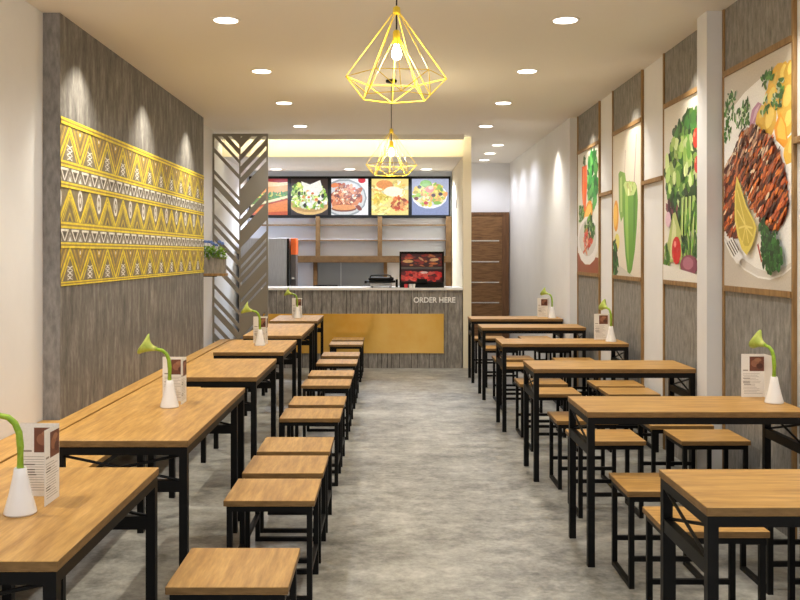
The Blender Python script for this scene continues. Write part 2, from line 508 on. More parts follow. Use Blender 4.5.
# ------------------------------------------------------------------ mural on the left cladding
def make_mural():
    W, H = 4.628, 1.11
    YEL, GOLD, WHT, BG, DUL = (228, 204, 56), (180, 158, 62), (232, 228, 220), (126, 114, 90), (168, 146, 82)
    p = Pic(W, H, BG)
    V = lambda t: H*(1-t)
    per = .412
    def hline(t0, t1):
        d = (t1-t0)
        p.poly([(0, V(t0)), (W, V(t0)), (W, V(t1)), (0, V(t1))], (158, 132, 62))
        p.poly([(0, V(t0)), (W, V(t0)), (W, V(t0+d*.34)), (0, V(t0+d*.34))], YEL)
        p.poly([(0, V(t0+d*.64)), (W, V(t0+d*.64)), (W, V(t1)), (0, V(t1))], YEL)
    def seg(u1, t1, u2, t2, wd, c):
        p.poly([(u1-wd/2, V(t1)), (u1+wd/2, V(t1)), (u2+wd/2, V(t2)), (u2-wd/2, V(t2))], c, .05)
    def chevron(u, tt, tb, half, wd, c):
        seg(u, tt, u-half, tb, wd, c); seg(u, tt, u+half, tb, wd, c)
    def vee(u, tt, tb, half, wd, c):
        seg(u, tb, u-half, tt, wd, c); seg(u, tb, u+half, tt, wd, c)
    def xmotif(u, t0, t1, hw):
        n = 3; d = (t1-t0)/n
        for i in range(n):
            a = t0+i*d
            seg(u-hw, a, u+hw, a+d, .024, WHT); seg(u+hw, a, u-hw, a+d, .024, WHT)
            p.ell(u, V(a+d/2), .012, .012, WHT, n=8)
        for s in (-1, 1):
            seg(u+s*hw, t0, u+s*hw, t1, .006, (200, 190, 170))
    def zig(t0, t1, kind):
        for k in range(-1, 13):
            u = .176+per*k; h = t1-t0
            if kind == 'x':
                vu = u+per/2
                p.poly([(vu-per*.42, V(t0)), (vu+per*.42, V(t0)), (vu, V(t0+h*.84))], (150, 128, 74))
                for q in (.30, .20, .10):
                    vee(vu, t0+h*.03, t0+h*(.08+2.2*q), q*per*1.05, .016, (206, 172, 60) if q != .2 else (120, 104, 72))
                p.ell(vu, V(t0+h*.14), .012, .014, WHT, n=8)
                chevron(u, t0+h*.01, t1-h*.01, per/2, .036, YEL)
                chevron(u, t0+h*.16, t1-h*.01, per*.39, .020, GOLD)
                chevron(u, t0+h*.25, t1-h*.01, per*.36, .015, YEL)
                xmotif(u, t0+h*.54, t0+h*.96, .048)
            else:
                p.poly([(u-per*.44, V(t1)), (u+per*.44, V(t1)), (u, V(t0+h*.1))], (140, 124, 74))
                for q in (.36, .25, .14):
                    chevron(u, t1-h*q*2.0, t1-h*.03, q*per*.86, .016, (206, 180, 62) if q != .25 else (112, 98, 66))
                p.poly([(u-.02, V(t1-h*.04)), (u+.02, V(t1-h*.04)), (u, V(t1-h*.2))], (96, 84, 66))
                chevron(u, t0+h*.03, t1-h*.01, per/2, .036, YEL)
                chevron(u, t0+h*.18, t1-h*.01, per*.40, .016, YEL)
                vu = u+per/2
                p.ell(vu, V(t0+h*.32), .050, .075, WHT, n=12)
                p.ell(vu, V(t0+h*.32), .030, .050, (150, 140, 122), n=12)
                p.ell(vu, V(t0+h*.32), .014, .024, WHT, n=8)
    def teeth(t0, t1):
        h = t1-t0
        p.poly([(0, V(t0)), (W, V(t0)), (W, V(t1)), (0, V(t1))], (112, 104, 92))
        q = per/2
        for k in range(-1, 24):
            u = .07+q*k
            wd = .018
            p.poly([(u-q*.36, V(t0+h*.06)), (u+q*.36, V(t0+h*.06)), (u+q*.36, V(t0+h*.22)), (u-q*.36, V(t0+h*.22))], WHT)
            seg(u-q*.33, t0+h*.1, u, t0+h*.92, wd, WHT); seg(u+q*.33, t0+h*.1, u, t0+h*.92, wd, WHT)
            p.poly([(u-.022, V(t0+h*.3)), (u+.022, V(t0+h*.3)), (u, V(t0+h*.6))], (74, 68, 60))
            uu = u+q/2
            p.poly([(uu-.034, V(t0+h*.94)), (uu+.034, V(t0+h*.94)), (uu, V(t0+h*.55))], WHT)
            seg(uu-.05, t0+h*.94, uu, t0+h*.3, .010, (190, 184, 172)); seg(uu+.05, t0+h*.94, uu, t0+h*.3, .010, (190, 184, 172))
    zig(.04, .255, 'x'); zig(.415, .62, 'o'); zig(.775, .975, 'x')
    teeth(.292, .38); teeth(.657, .74)
    for a, b in ((0, .04), (.255, .292), (.38, .415), (.62, .657), (.74, .775), (.975, 1)):
        hline(a, b)
    o = p.build('tribal_mural', M_mural, step=4e-6)
    o.matrix_world = frame_matrix((-XP+.0015, 6.021, 1.32), (0, 1, 0), (0, 0, 1))
    tag(o, 'yellow and white zigzag tribal pattern mural on the grey wall', 'mural')
make_mural()

# ------------------------------------------------------------------ posters on the right wall
PX = 2.143
def poster(k, label, paint):
    a, b = panels[k][0]+.03, panels[k][1]-.03
    z0, z1 = 1.33, 2.66
    t = thing('food_poster', label, 'poster', (PX, (a+b)/2, z0), 0, 'tall food posters on the right wall')
    def m(x, y):       # a spot on the print -> metres on the print (u from its far edge, v up)
        s = (x-390)/PX
        return (b-925/s, 1.53+(254-y)/s-z0)
    P = Pic(b-a, z1-z0, (222, 216, 206))
    paint(P, m)
    o = P.build('print', M_print, t)
    o.matrix_parent_inverse = Matrix()
    o.matrix_local = Matrix.Translation((0, (b-a)/2, 0)) @ frame_matrix((0, 0, 0), (0, -1, 0), (0, 0, 1))
    bobj('backing', M_ring, [(.0004, .0055, -(b-a)/2, (b-a)/2, 0, z1-z0)], t)
    bobj('top_rail', M_brown, [(-.012, .0055, -(b-a)/2, (b-a)/2, z1-z0, z1-z0+.035)], t)
    bobj('bottom_rail', M_brown, [(-.012, .0055, -(b-a)/2, (b-a)/2, -.035, 0)], t)
    return t
GRN = [(70, 120, 40), (110, 160, 60), (40, 90, 30), (150, 190, 90), (90, 140, 50)]
DGR = [(24, 70, 24), (40, 96, 36), (16, 50, 18), (60, 120, 50)]

def pm(P, m, pts, col, j=0): P.poly([m(*q) for q in pts], col, j)
def pl(P, m, a, b, wd, col, j=0): P.line(m(*a), m(*b), wd, col, j)

def paint_meat(P, m):
    pm(P, m, [(722, 30), (792, 20), (792, 300), (722, 300)], (206, 197, 184))
    plate = [(723, 120), (723, 238), (731, 256), (744, 270), (758, 278), (770, 280), (782, 276), (792, 268), (792, 60), (770, 70), (745, 92)]
    pm(P, m, plate, (248, 246, 242))
    pm(P, m, [(723, 235), (731, 254), (744, 268), (758, 276), (770, 278), (782, 274), (792, 266), (792, 262), (780, 269), (768, 272), (756, 268), (742, 258), (732, 246)], (224, 219, 212))
    for (x, y, r) in ((776, 84, .10), (786, 100, .10), (770, 100, .08), (768, 122, .10), (782, 76, .07), (787, 122, .08), (760, 116, .06), (790, 150, .07), (789, 72, .06)):
        u, v = m(x, y)
        P.ell(u, v, r*1.25, r, (238, 190, 70), .6, 14, .08, .08)
        P.ell(u+.02, v+.02, r*.7, r*.5, (248, 214, 110), .6, 12, .06, .1)
    pm(P, m, [(776, 140), (774, 128), (780, 112), (786, 124), (788, 142), (784, 148)], (240, 160, 30))
    pm(P, m, [(778, 138), (777, 128), (781, 116), (785, 126), (786, 140)], (250, 200, 80))
    pm(P, m, [(749, 126), (752, 110), (758, 102), (762, 104), (757, 114), (754, 128)], (196, 144, 176))
    pm(P, m, [(752, 124), (755, 110), (760, 104), (756, 116)], (226, 190, 210))
    for (x, y, n, r) in ((729, 112, 26, .075), (732, 98, 20, .06), (740, 118, 26, .07), (728, 132, 22, .06), (746, 108, 14, .045), (746, 120, 14, .04), (765, 106, 16, .05), (778, 98, 22, .06), (780, 88, 14, .05), (770, 78, 14, .05), (764, 82, 6, .04)):
        u, v = m(x, y)
        P.leaves(u, v, r*1.3, r, n, .026, [(60, 110, 40), (90, 140, 60), (40, 86, 30), (196, 206, 180)])
    steak = [(742, 134), (747, 129), (754, 126), (763, 130), (772, 136), (780, 151), (785, 164), (788, 177), (789.5, 203), (788, 214), (784, 224), (777, 231), (769, 229), (763, 221), (755, 209), (749, 195), (740, 176), (737.5, 160), (737, 150)]
    piece = [(725, 168), (730, 158), (736, 150), (739, 160), (740, 176), (737, 190), (736, 212), (738, 228), (741, 238), (733, 239), (725, 230)]
    rnd = random.Random(3)
    for outline, cnt in ((piece, 240), (steak, 900)):
        pm(P, m, outline, (112, 50, 30))
        pts = [m(*q) for q in outline]
        def inside(u, v):
            c = False
            for i in range(len(pts)):
                (x1, y1), (x2, y2) = pts[i-1], pts[i]
                if (y1 > v) != (y2 > v) and u < (x2-x1)*(v-y1)/(y2-y1)+x1: c = not c
            return c
        us = [q[0] for q in pts]; vs = [q[1] for q in pts]
        n = 0
        while n < cnt:
            u, v = rnd.uniform(min(us), max(us)), rnd.uniform(min(vs), max(vs))
            if not inside(u, v): continue
            n += 1
            f = (v-min(vs))/(max(vs)-min(vs)); g = (u-min(us))/(max(us)-min(us))
            stripe = math.sin((-.57*u+.82*v+.03*math.sin(u*9))*78)
            warm = (1-f)*.7+g*.5
            if stripe > .35: c = (72, 28, 20) if rnd.random() < .8 else (110, 48, 28)
            elif rnd.random() < warm: c = rnd.choice([(206, 98, 36), (226, 126, 50), (190, 84, 36)])
            else: c = rnd.choice([(140, 66, 40), (168, 92, 60), (120, 52, 32)])
            if f > .72 and rnd.random() < .35: c = rnd.choice([(196, 150, 120), (90, 60, 60), (226, 190, 160)])
            if rnd.random() < .03: c = (246, 214, 180)
            P.ell(u, v, .034*rnd.uniform(.6, 1.3), .010*rnd.uniform(.6, 1.4), c, .6+rnd.uniform(-.2, .2), 8, .12, .2)
    lemon = [(740, 176), (743, 183), (749.5, 205), (757, 219), (760, 227), (758, 239), (754, 249), (750, 255), (745, 249), (741, 236), (738, 220), (738, 195)]
    pm(P, m, lemon, (226, 206, 96))
    pm(P, m, [(740, 183), (743, 190), (749, 208), (756, 221), (758, 228), (756, 239), (752, 246), (748, 246), (743, 236), (740, 220), (739.5, 200)], (200, 178, 62))
    for q in ((740.5, 190), (740.5, 210), (742, 228), (746, 242), (752, 243), (756, 236), (756, 228)):
        pl(P, m, (749, 226), q, .012, (232, 214, 116))
    for (x, y) in ((767, 228), (769, 236), (769, 246), (775, 242), (779, 240), (781, 250), (775, 254), (770, 258), (779, 260), (774, 265), (782, 262)):
        u, v = m(x, y)
        P.leaves(u, v, .055, .045, 26, .022, DGR, .7)
    pl(P, m, (762, 244), (766, 262), .02, (170, 70, 60))
    for k in range(4):
        pl(P, m, (730+k*2.0, 242-k*1.5), (738+k*1.5, 258-k*2.2), .012, (244, 242, 240)); pl(P, m, (730.8+k*2.0, 242.6-k*1.5), (738.7+k*1.5, 257-k*2.2), .010, (60, 34, 28))
    pm(P, m, [(737, 258), (743, 251), (747, 257), (741, 264)], (232, 230, 228))

def paint_salad(P, m):
    P.poly([(0, 0), (P.w, 0), (P.w, P.h), (0, P.h)], (230, 224, 212))
    W, H = P.w, P.h
    P.leaves(W*.62, H*.58, W*.52, H*.30, 230, .075, GRN+DGR, .8)
    P.leaves(W*.62, H*.82, W*.30, H*.09, 60, .05, GRN+DGR, .8)
    P.leaves(W*.30, H*.78, .07, .13, 26, .05, DGR, .7)
    P.leaves(W*.40, H*.62, W*.34, H*.22, 90, .06, [(170, 200, 110), (130, 170, 70), (36, 76, 28), (200, 216, 150), (90, 140, 50)], .7)
    for x, y, r in ((.74, .76, .065), (.76, .62, .055)):
        P.ell(W*x, H*y, r, r*1.1, (200, 44, 26)); P.ell(W*x-.03, H*y+.03, r*.3, r*.3, (240, 130, 100))
    P.leaves(W*.2, H*.38, .14, .1, 26, .05, [(94, 36, 48), (120, 60, 70), (60, 20, 34)], .5)
    P.leaves(W*.6, H*.42, W*.4, .1, 50, .05, DGR, .5)
    P.ell(W*.12, H*.35, .07, .06, (226, 190, 206))
    for x in (.42, .50, .58, .66):
        P.line((W*x, H*.06), (W*(x+.04), H*.46), .055, (150, 184, 90)); P.line((W*x+.01, H*.06), (W*(x+.04)+.01, H*.46), .016, (206, 222, 150))
    P.leaves(W*.7, H*.25, .2, .2, 40, .05, GRN, .4, 1.4)
    P.poly([(W*.14, H*.10), (W*.10, H*.2), (W*.24, H*.38), (W*.30, H*.385), (W*.46, H*.24), (W*.44, H*.12)], (176, 190, 110))
    P.poly([(W*.16, H*.12), (W*.25, H*.36), (W*.32, H*.3), (W*.30, H*.12)], (214, 218, 160))
    P.ell(W*.32, H*.17, .11, .105, (206, 30, 30)); P.ell(W*.29, H*.205, .03, .025, (250, 150, 140))
    P.ell(W*.60, H*.09, .20, .075, (140, 70, 92)); P.ell(W*.58, H*.10, .12, .045, (176, 110, 130))
    P.leaves(W*.5, H*.2, .06, .05, 12, .04, DGR)
    P.leaves(W*.08, H*.14, .06, .09, 14, .05, GRN)
    P.poly([(0, 0), (W, 0), (W, H*.03), (0, H*.09)], (232, 228, 220))

def paint_drink(P, m):
    P.poly([(0, 0), (P.w, 0), (P.w, P.h), (0, P.h)], (226, 216, 200))
    pm(P, m, [(612, 260), (645, 285), (645, 300), (612, 300)], (206, 200, 190))
    pl(P, m, (634, 185), (636.5, 134), .022, (170, 140, 150)); pl(P, m, (624.5, 175), (625.5, 150), .018, (190, 170, 160))
    pm(P, m, [(618.5, 174), (620, 171), (625, 173), (626, 180), (625, 212), (621, 222), (619, 210)], (126, 166, 70))
    pm(P, m, [(620, 178), (622, 176), (622, 212), (620.5, 212)], (176, 204, 120))
    for (x, y, ru, rv, c) in ((616, 216, .10, .15, (236, 160, 30)), (615.5, 216, .07, .11, (250, 200, 90)), (617, 242, .10, .08, (222, 210, 110)), (615, 262, .10, .16, (40, 60, 26))):
        u, v = m(x, y); P.ell(u, v, ru, rv, c)
    u, v = m(615, 262); P.leaves(u, v, .12, .2, 30, .05, DGR)
    g = [(623.5, 184), (625, 181), (635, 182), (637, 186), (638, 200), (637, 225), (635, 250), (632, 270), (630, 274), (627.5, 272), (625.5, 255), (624, 232), (623, 208)]
    pm(P, m, g, (104, 158, 56))
    pm(P, m, [(625, 190), (628, 188), (628.5, 240), (629, 266), (627, 255), (625.5, 230)], (146, 190, 86))
    pm(P, m, [(633.5, 190), (636, 192), (635, 225), (633.5, 245)], (78, 130, 40))
    pm(P, m, [(623.5, 185), (625, 181.5), (635, 182.5), (637, 187), (634, 195), (627, 196)], (190, 210, 130))
    u, v = m(630, 187); P.leaves(u, v, .12, .05, 16, .03, [(220, 226, 170), (160, 196, 100), (200, 200, 120)])

def paint_carrot(P, m):
    P.poly([(0, 0), (P.w, 0), (P.w, P.h), (0, P.h)], (230, 226, 214))
    W, H = P.w, P.h
    P.leaves(W*.74, H*.74, W*.24, H*.22, 150, .07, [(26, 110, 40), (40, 140, 56), (16, 80, 30), (90, 170, 80)], .6)
    P.poly([(W*.22, H*.88), (W*.46, H*.88), (W*.48, H*.72), (W*.40, H*.5), (W*.30, H*.48), (W*.22, H*.68)], (240, 96, 24))
    P.poly([(W*.27, H*.86), (W*.33, H*.86), (W*.34, H*.55), (W*.30, H*.55)], (252, 140, 60))
    P.leaves(W*.34, H*.92, .06, .05, 18, .04, DGR)
    P.leaves(W*.2, H*.48, .16, .1, 40, .05, GRN)
    P.ell(W*.52, H*.45, .25, .15, (236, 150, 30), .5); P.ell(W*.52, H*.45, .20, .115, (250, 196, 90), .5)
    for a in range(8): P.line((W*.52, H*.45), (W*.52+.17*math.cos(a*.8+.3), H*.45+.1*math.sin(a*.8+.3)), .012, (240, 170, 60))
    P.poly([(0, 0), (W, 0), (W, H*.12), (0, H*.16)], (150, 80, 50))
    P.ell(W*.5, H*.26, W*.52, H*.2, (236, 232, 228)); P.ell(W*.5, H*.28, W*.42, H*.15, (210, 206, 200))
    P.leaves(W*.62, H*.36, .26, .12, 90, .045, GRN+DGR)
    P.leaves(W*.52, H*.27, .22, .09, 46, .04, [(206, 40, 30), (226, 90, 60), (240, 200, 160), (180, 30, 40)])
    P.line((W*.3, H*.16), (W*.7, H*.26), .03, (200, 90, 60)); P.line((W*.35, H*.22), (W*.5, H*.14), .03, (226, 140, 90))

poster(0, 'tall poster of grilled steak with a lemon wedge and parsley on a plate', paint_meat)
poster(1, 'tall poster of green salad leaves and tomatoes beside the white column', paint_salad)
poster(2, 'tall poster of a green smoothie glass with two straws', paint_drink)
poster(3, 'tall poster of a carrot, greens and an orange slice above a plate', paint_carrot)

# ------------------------------------------------------------------ bench along the left wall
bench = thing('wall_bench', 'long oak bench with black legs running along the left wall', 'bench', (-1.77, 6.0, 0))
def bl(x0, x1, y0, y1, z0, z1): return (x0+1.77, x1+1.77, y0-6, y1-6, z0, z1)
bobj('seat', M_bench, [bl(-2.008, -1.53, .4, 11.72, .42, .45)], bench, .003)
bobj('back_board', M_bench, [bl(-2.143, -2.022, 6.0, 11.72, .42, .452), bl(-2.256, -2.022, .4, 6.0, .42, .452)], bench)
bobj('seat_frame', M_black, [bl(-1.57, -1.545, .45, 11.68, .385, .42), bl(-2.02, -1.995, .45, 11.68, .385, .42)], bench)
for y in (.5, 1.9, 3.25, 4.66, 6.06, 7.46, 8.86, 10.26, 11.62):
    for x in (-1.575, -2.02):
        bobj('leg', M_black, [bl(x, x+.032, y, y+.032, 0, .42)], bench)

# ------------------------------------------------------------------ tables
def make_table(L, W, mid=None):
    """top along local x; origin on the floor under the centre"""
    t = thing('dining_table', 'table', 'table')
    H = .76; th = .028
    hx, hy = L/2, W/2
    bm = bmesh.new(); box(bm, -hx, hx, -hy, hy, H-th, H); bevel_all(bm, .002, 1)
    top = obj('table_top', bm, [M_oak, M_oakside], t)
    for p in top.data.polygons:
        if abs(p.normal.z) < .5: p.material_index = 1
    l = .034; ins = .004
    ax, ay = hx-ins, hy-ins
    z1 = H-th
    bobj('apron', M_black, [(-ax, ax, -ay, -ay+l, z1-.034, z1), (-ax, ax, ay-l, ay, z1-.034, z1),
                            (-ax, -ax+l, -ay+l, ay-l, z1-.034, z1), (ax-l, ax, -ay+l, ay-l, z1-.034, z1)], t)
    xs = [-ax, ax-l]
    ends = [-ax, ax-l]
    if mid is not None:
        xs.append(mid); ends = [-ax, mid]
    for x in xs:
        for y in (-ay, ay-l):
            bobj('leg', M_black, [(x, x+l, y, y+l, 0, z1-.034)], t)
    for x in ends:
        bobj('end_rail', M_black, [(x+.002, x+l-.002, -ay+l, ay-l, .545, .592)], t)
        bm = bmesh.new()
        xc = x+l/2
        rod(bm, (xc-.005, -ay+l-.004, .592), (xc-.005, ay-l+.004, .694), .006, 8)
        rod(bm, (xc+.008, -ay+l-.004, .694), (xc+.008, ay-l+.004, .592), .006, 8)
        obj('cross_brace', bm, M_black, t)
    return t

GL = 'oak tables along the wall bench'
GR = 'oak tables under the posters'
tA = make_table(1.02, .555)
tB = make_table(1.51, .555, .49)
T_left = [  # near y, far y, proto, label
    (2.32, 3.34, tA, 'oak table in the left row nearest the viewer, holding a cut off lily vase'),
    (3.82, 5.33, tB, 'long oak table in the left row, second from the viewer, with vase and menu'),
    (5.79, 6.81, tA, 'bare oak table in the left row directly behind the second vase table'),
    (7.26, 8.28, tA, 'oak table in the left row with a vase in front of the wall shelf'),
    (8.73, 10.24, tB, 'long bare oak table in the left row, second from the order counter'),
    (10.64, 11.66, tA, 'oak table in the left row nearest the order counter, with small vase'),
]
used = set()
def put(proto, loc, rz, label, group):
    if id(proto) in used:
        o = copy_tree(proto)
    else:
        o = proto; used.add(id(proto))
    o.location = loc; o.rotation_euler = (0, 0, rz)
    o['label'] = label; o['group'] = group
    return o
for a, b, pr, lab in T_left:
    put(pr, (-1.112, (a+b)/2, 0), PI/2, lab, GL)
tC = make_table(1.09, .50)
T_right = [
    (2.80, 'oak table in the right row nearest the viewer, cut off by the picture edge'),
    (4.50, 'oak table in the right row with vase and menu below the steak poster'),
    (6.19, 'bare oak table in the right row standing beside the white column'),
    (7.93, 'oak table in the right row with vase and menu below the smoothie poster'),
    (9.66, 'bare oak table in the right row, second from the order counter'),
    (10.95, 'oak table in the right row nearest the corridor, with small vase and menu'),
]
for y, lab in T_right:
    put(tC, (1.508, y+.262, 0), 0, lab, GR)

# ------------------------------------------------------------------ stools
def make_stool():
    t = thing('stool', 'stool', 'stool')
    h = .2
    bm = bmesh.new(); box(bm, -h, h, -h, h, .424, .45); bevel_all(bm, .002, 1)
    s = obj('seat', bm, [M_oak, M_oakside], t)
    for p in s.data.polygons:
        if abs(p.normal.z) < .5: p.material_index = 1
    l = .024; a = h-.012
    bobj('seat_frame', M_black, [(-a, a, -a, -a+l, .398, .424), (-a, a, a-l, a, .398, .424), (-a, -a+l, -a+l, a-l, .398, .424), (a-l, a, -a+l, a-l, .398, .424)], t)
    for x in (-a, a-l):
        for y in (-a, a-l):
            bobj('leg', M_black, [(x, x+l, y, y+l, 0, .398)], t)
        bobj('floor_runner', M_black, [(x+.001, x+l-.001, -a+l, a-l, .0, .022)], t)
    for y in (-a, a-l):
        bobj('crossbar', M_black, [(-a+l, a-l, y+.002, y+l-.002, .125, .147)], t)
    return t
stool = make_stool()
nth = ['nearest', 'second', 'third', 'fourth', 'fifth', 'sixth', 'seventh', 'eighth', 'ninth', 'tenth', 'eleventh', 'twelfth']
GS = 'stools in the aisle file by the left tables'
ys = [3.0, 4.05, 4.56, 5.06, 6.08, 6.63, 7.6, 8.2, 9.12, 9.80, 11.02, 11.62]
for k, y in enumerate(ys):
    if k == 0: lab = 'oak seated black stool in the left aisle file, largest and nearest the viewer'
    elif k == 11: lab = 'oak seated black stool in the left aisle file, closest to the counter'
    else: lab = 'oak seated black stool in the left aisle file, %s counting from the viewer' % nth[k]
    put(stool, (-.53, y+.2, 0), PI/2, lab, GS)
GT = 'stools around the right tables'
right = [   # near edge of the aisle side stool, of the wall side stool, what they stand by
    (3.60, 3.60, 'behind the nearest right table'),
    (4.21, 4.14, 'in front of the table under the steak poster'),
    (5.34, 5.34, 'behind the table under the steak poster'),
    (5.99, 5.82, 'in front of the bare table by the column'),
    (7.14, 7.12, 'behind the bare table by the column'),
    (7.69, 7.56, 'in front of the table under the smoothie poster'),
    (8.89, 8.87, 'behind the table under the smoothie poster'),
    (9.48, 9.29, 'in front of the bare table second from the counter'),
    (10.58, 10.56, 'between the two right tables farthest from the viewer'),
    (11.84, 11.84, 'behind the last right table, nearest the corridor'),
]
for ya, yw, lab in right:
    for x, y, where in ((1.28, ya, 'aisle side'), (1.84 if yw == 5.82 else 1.885, yw, 'wall side')):
        o = put(stool, (x, y+.18, 0), 0, 'oak seated black stool %s, %s' % (lab, where), GT)
        o.scale = (1, .9, 1)

# ------------------------------------------------------------------ vases, lilies and menu cards
def make_vase():
    t = bmesh.new()
    lathe(t, [(.044, .0), (.047, .004), (.046, .012), (.034, .055), (.022, .11), (.018, .135), (.0165, .1365), (.0145, .135), (.0145, .06), (.004, .055)], 28)
    return obj('bud_vase', t, M_ceramic, None, True)
def make_lily():
    t = thing('calla_lily', 'lily', 'flower')
    pts = [(0, 0, .062), (0, 0, .14), (.0, 0, .20), (-.004, 0, .24), (-.016, 0, .268), (-.036, 0, .285), (-.06, 0, .29), (-.075, 0, .296)]
    bm = bmesh.new(); tube(bm, pts, [.009, .010, .0105, .010, .0095, .009, .0085, .009], 12)
    obj('stem', bm, M_stem, t, True)
    # trumpet: rings along the axis, lip raised at the tip
    bm = bmesh.new()
    n = 20; rings = []
    ax = Vector((-.86, 0, .12)).normalized()
    up = Vector((0, 0, 1)); up = (up-ax*up.dot(ax)).normalized(); sd = ax.cross(up)
    base = Vector((-.066, 0, .293))
    prof = [(0, .009), (.02, .013), (.04, .020), (.055, .028), (.066, .037)]
    for d, r in prof:
        f = d/.066
        row = []
        for k in range(n):
            a = 2*PI*k/n
            tip = max(0, math.cos(a))**3
            rad = r*(1+.95*tip*f*f)
            off = d - .018*f*f*(math.cos(a)) + .012*f*f*abs(math.sin(a))
            row.append(bm.verts.new(base+ax*off+up*rad*math.cos(a)+sd*r*math.sin(a)))
        rings.append(row)
    for a_, b_ in zip(rings, rings[1:]):
        for k in range(n): bm.faces.new((a_[k], a_[(k+1) % n], b_[(k+1) % n], b_[k]))
    b = obj('bloom', bm, M_bloom, t, True)
    md = b.modifiers.new('thickness', 'SOLIDIFY'); md.thickness = .0015
    bm = bmesh.new(); tube(bm, [base+ax*.012, base+ax*.035, base+ax*.056], [.004, .005, .003], 8)
    obj('spadix', bm, M_bloom, t, True)
    return t
def make_card():
    t = thing('menu_card', 'card', 'menu')
    w_, h_ = .124, .232
    def panel(seed):
        r = random.Random(seed)
        P = Pic(w_, h_, (236, 232, 226))
        P.poly([(w_*.36, h_*.60), (w_*.99, h_*.60), (w_*.99, h_*.94), (w_*.36, h_*.94)], (112, 66, 48))
        P.ell(w_*.6, h_*.78, .022, .02, (146, 96, 72)); P.ell(w_*.8, h_*.72, .018, .015, (84, 46, 36)); P.ell(w_*.72, h_*.86, .02, .01, (160, 112, 84))
        P.line((w_*.08, h_*.62), (w_*.30, h_*.62), .006, (150, 140, 130))
        y = h_*.54
        while y > h_*.08:
            x0 = w_*r.choice((.08, .12, .10)); x1 = w_*r.uniform(.6, .95)
            P.line((x0, y), (x1, y), .0022, (172, 166, 160))
            if r.random() < .3: P.line((x0, y), (x0+w_*.3, y), .004, (120, 112, 106))
            y -= h_*.035
        return P
    a = panel(1).build('front_leaf', M_paper, t, 4e-6)
    a.matrix_local = frame_matrix((-w_, 0, 0), (1, 0, 0), (0, 0, 1))
    b = panel(2).build('side_leaf', M_paper, t, 4e-6)
    b.matrix_local = frame_matrix((.0009, -w_, 0), (0, 1, 0), (0, 0, 1))
    bobj('card_stock', M_ceramic, [(-w_, .0006, .0004, .001, 0, h_), (-.0006, .0006, -w_, .0004, 0, h_)], t)
    return t
vase, lily, card = make_vase(), make_lily(), make_card()
sets = [ # x, y of vase, card offset, lily yaw, where
    (-1.097, 2.745, (.045, .195), 0, 'on the left table nearest the viewer'),
    (-1.108, 4.65, (.042, .19), 0, 'on the long second left table'),
    (-1.094, 7.78, (.04, .19), 0, 'on the left table before the wall shelf'),
    (-1.113, 11.1, (.04, .2), 0, 'on the left table nearest the order counter'),
    (1.985, 4.78, (.03, .20), -1.25, 'on the right table below the steak poster'),
    (1.94, 8.12, (.02, .20), -1.25, 'on the right table below the smoothie poster'),
    (1.945, 11.1, (-.02, .20), -.8, 'on the right table nearest the corridor'),
]
for x, y, (dx, dy), yaw, where in sets:
    if vase.get('label'):
        v = vase.copy(); COL.objects.link(v)
    else: v = vase
    v.location = (x, y, .7602)
    tag(v, 'white conical ceramic vase %s' % where, 'vase', 'white bud vases')
    f = put(lily, (x, y, .7602), yaw, 'curved green calla lily in the vase %s' % where, 'calla lilies in vases')
    c = put(card, (x+dx, y+dy, .7602), 0, 'folded white menu card %s' % where, 'folded menu cards')

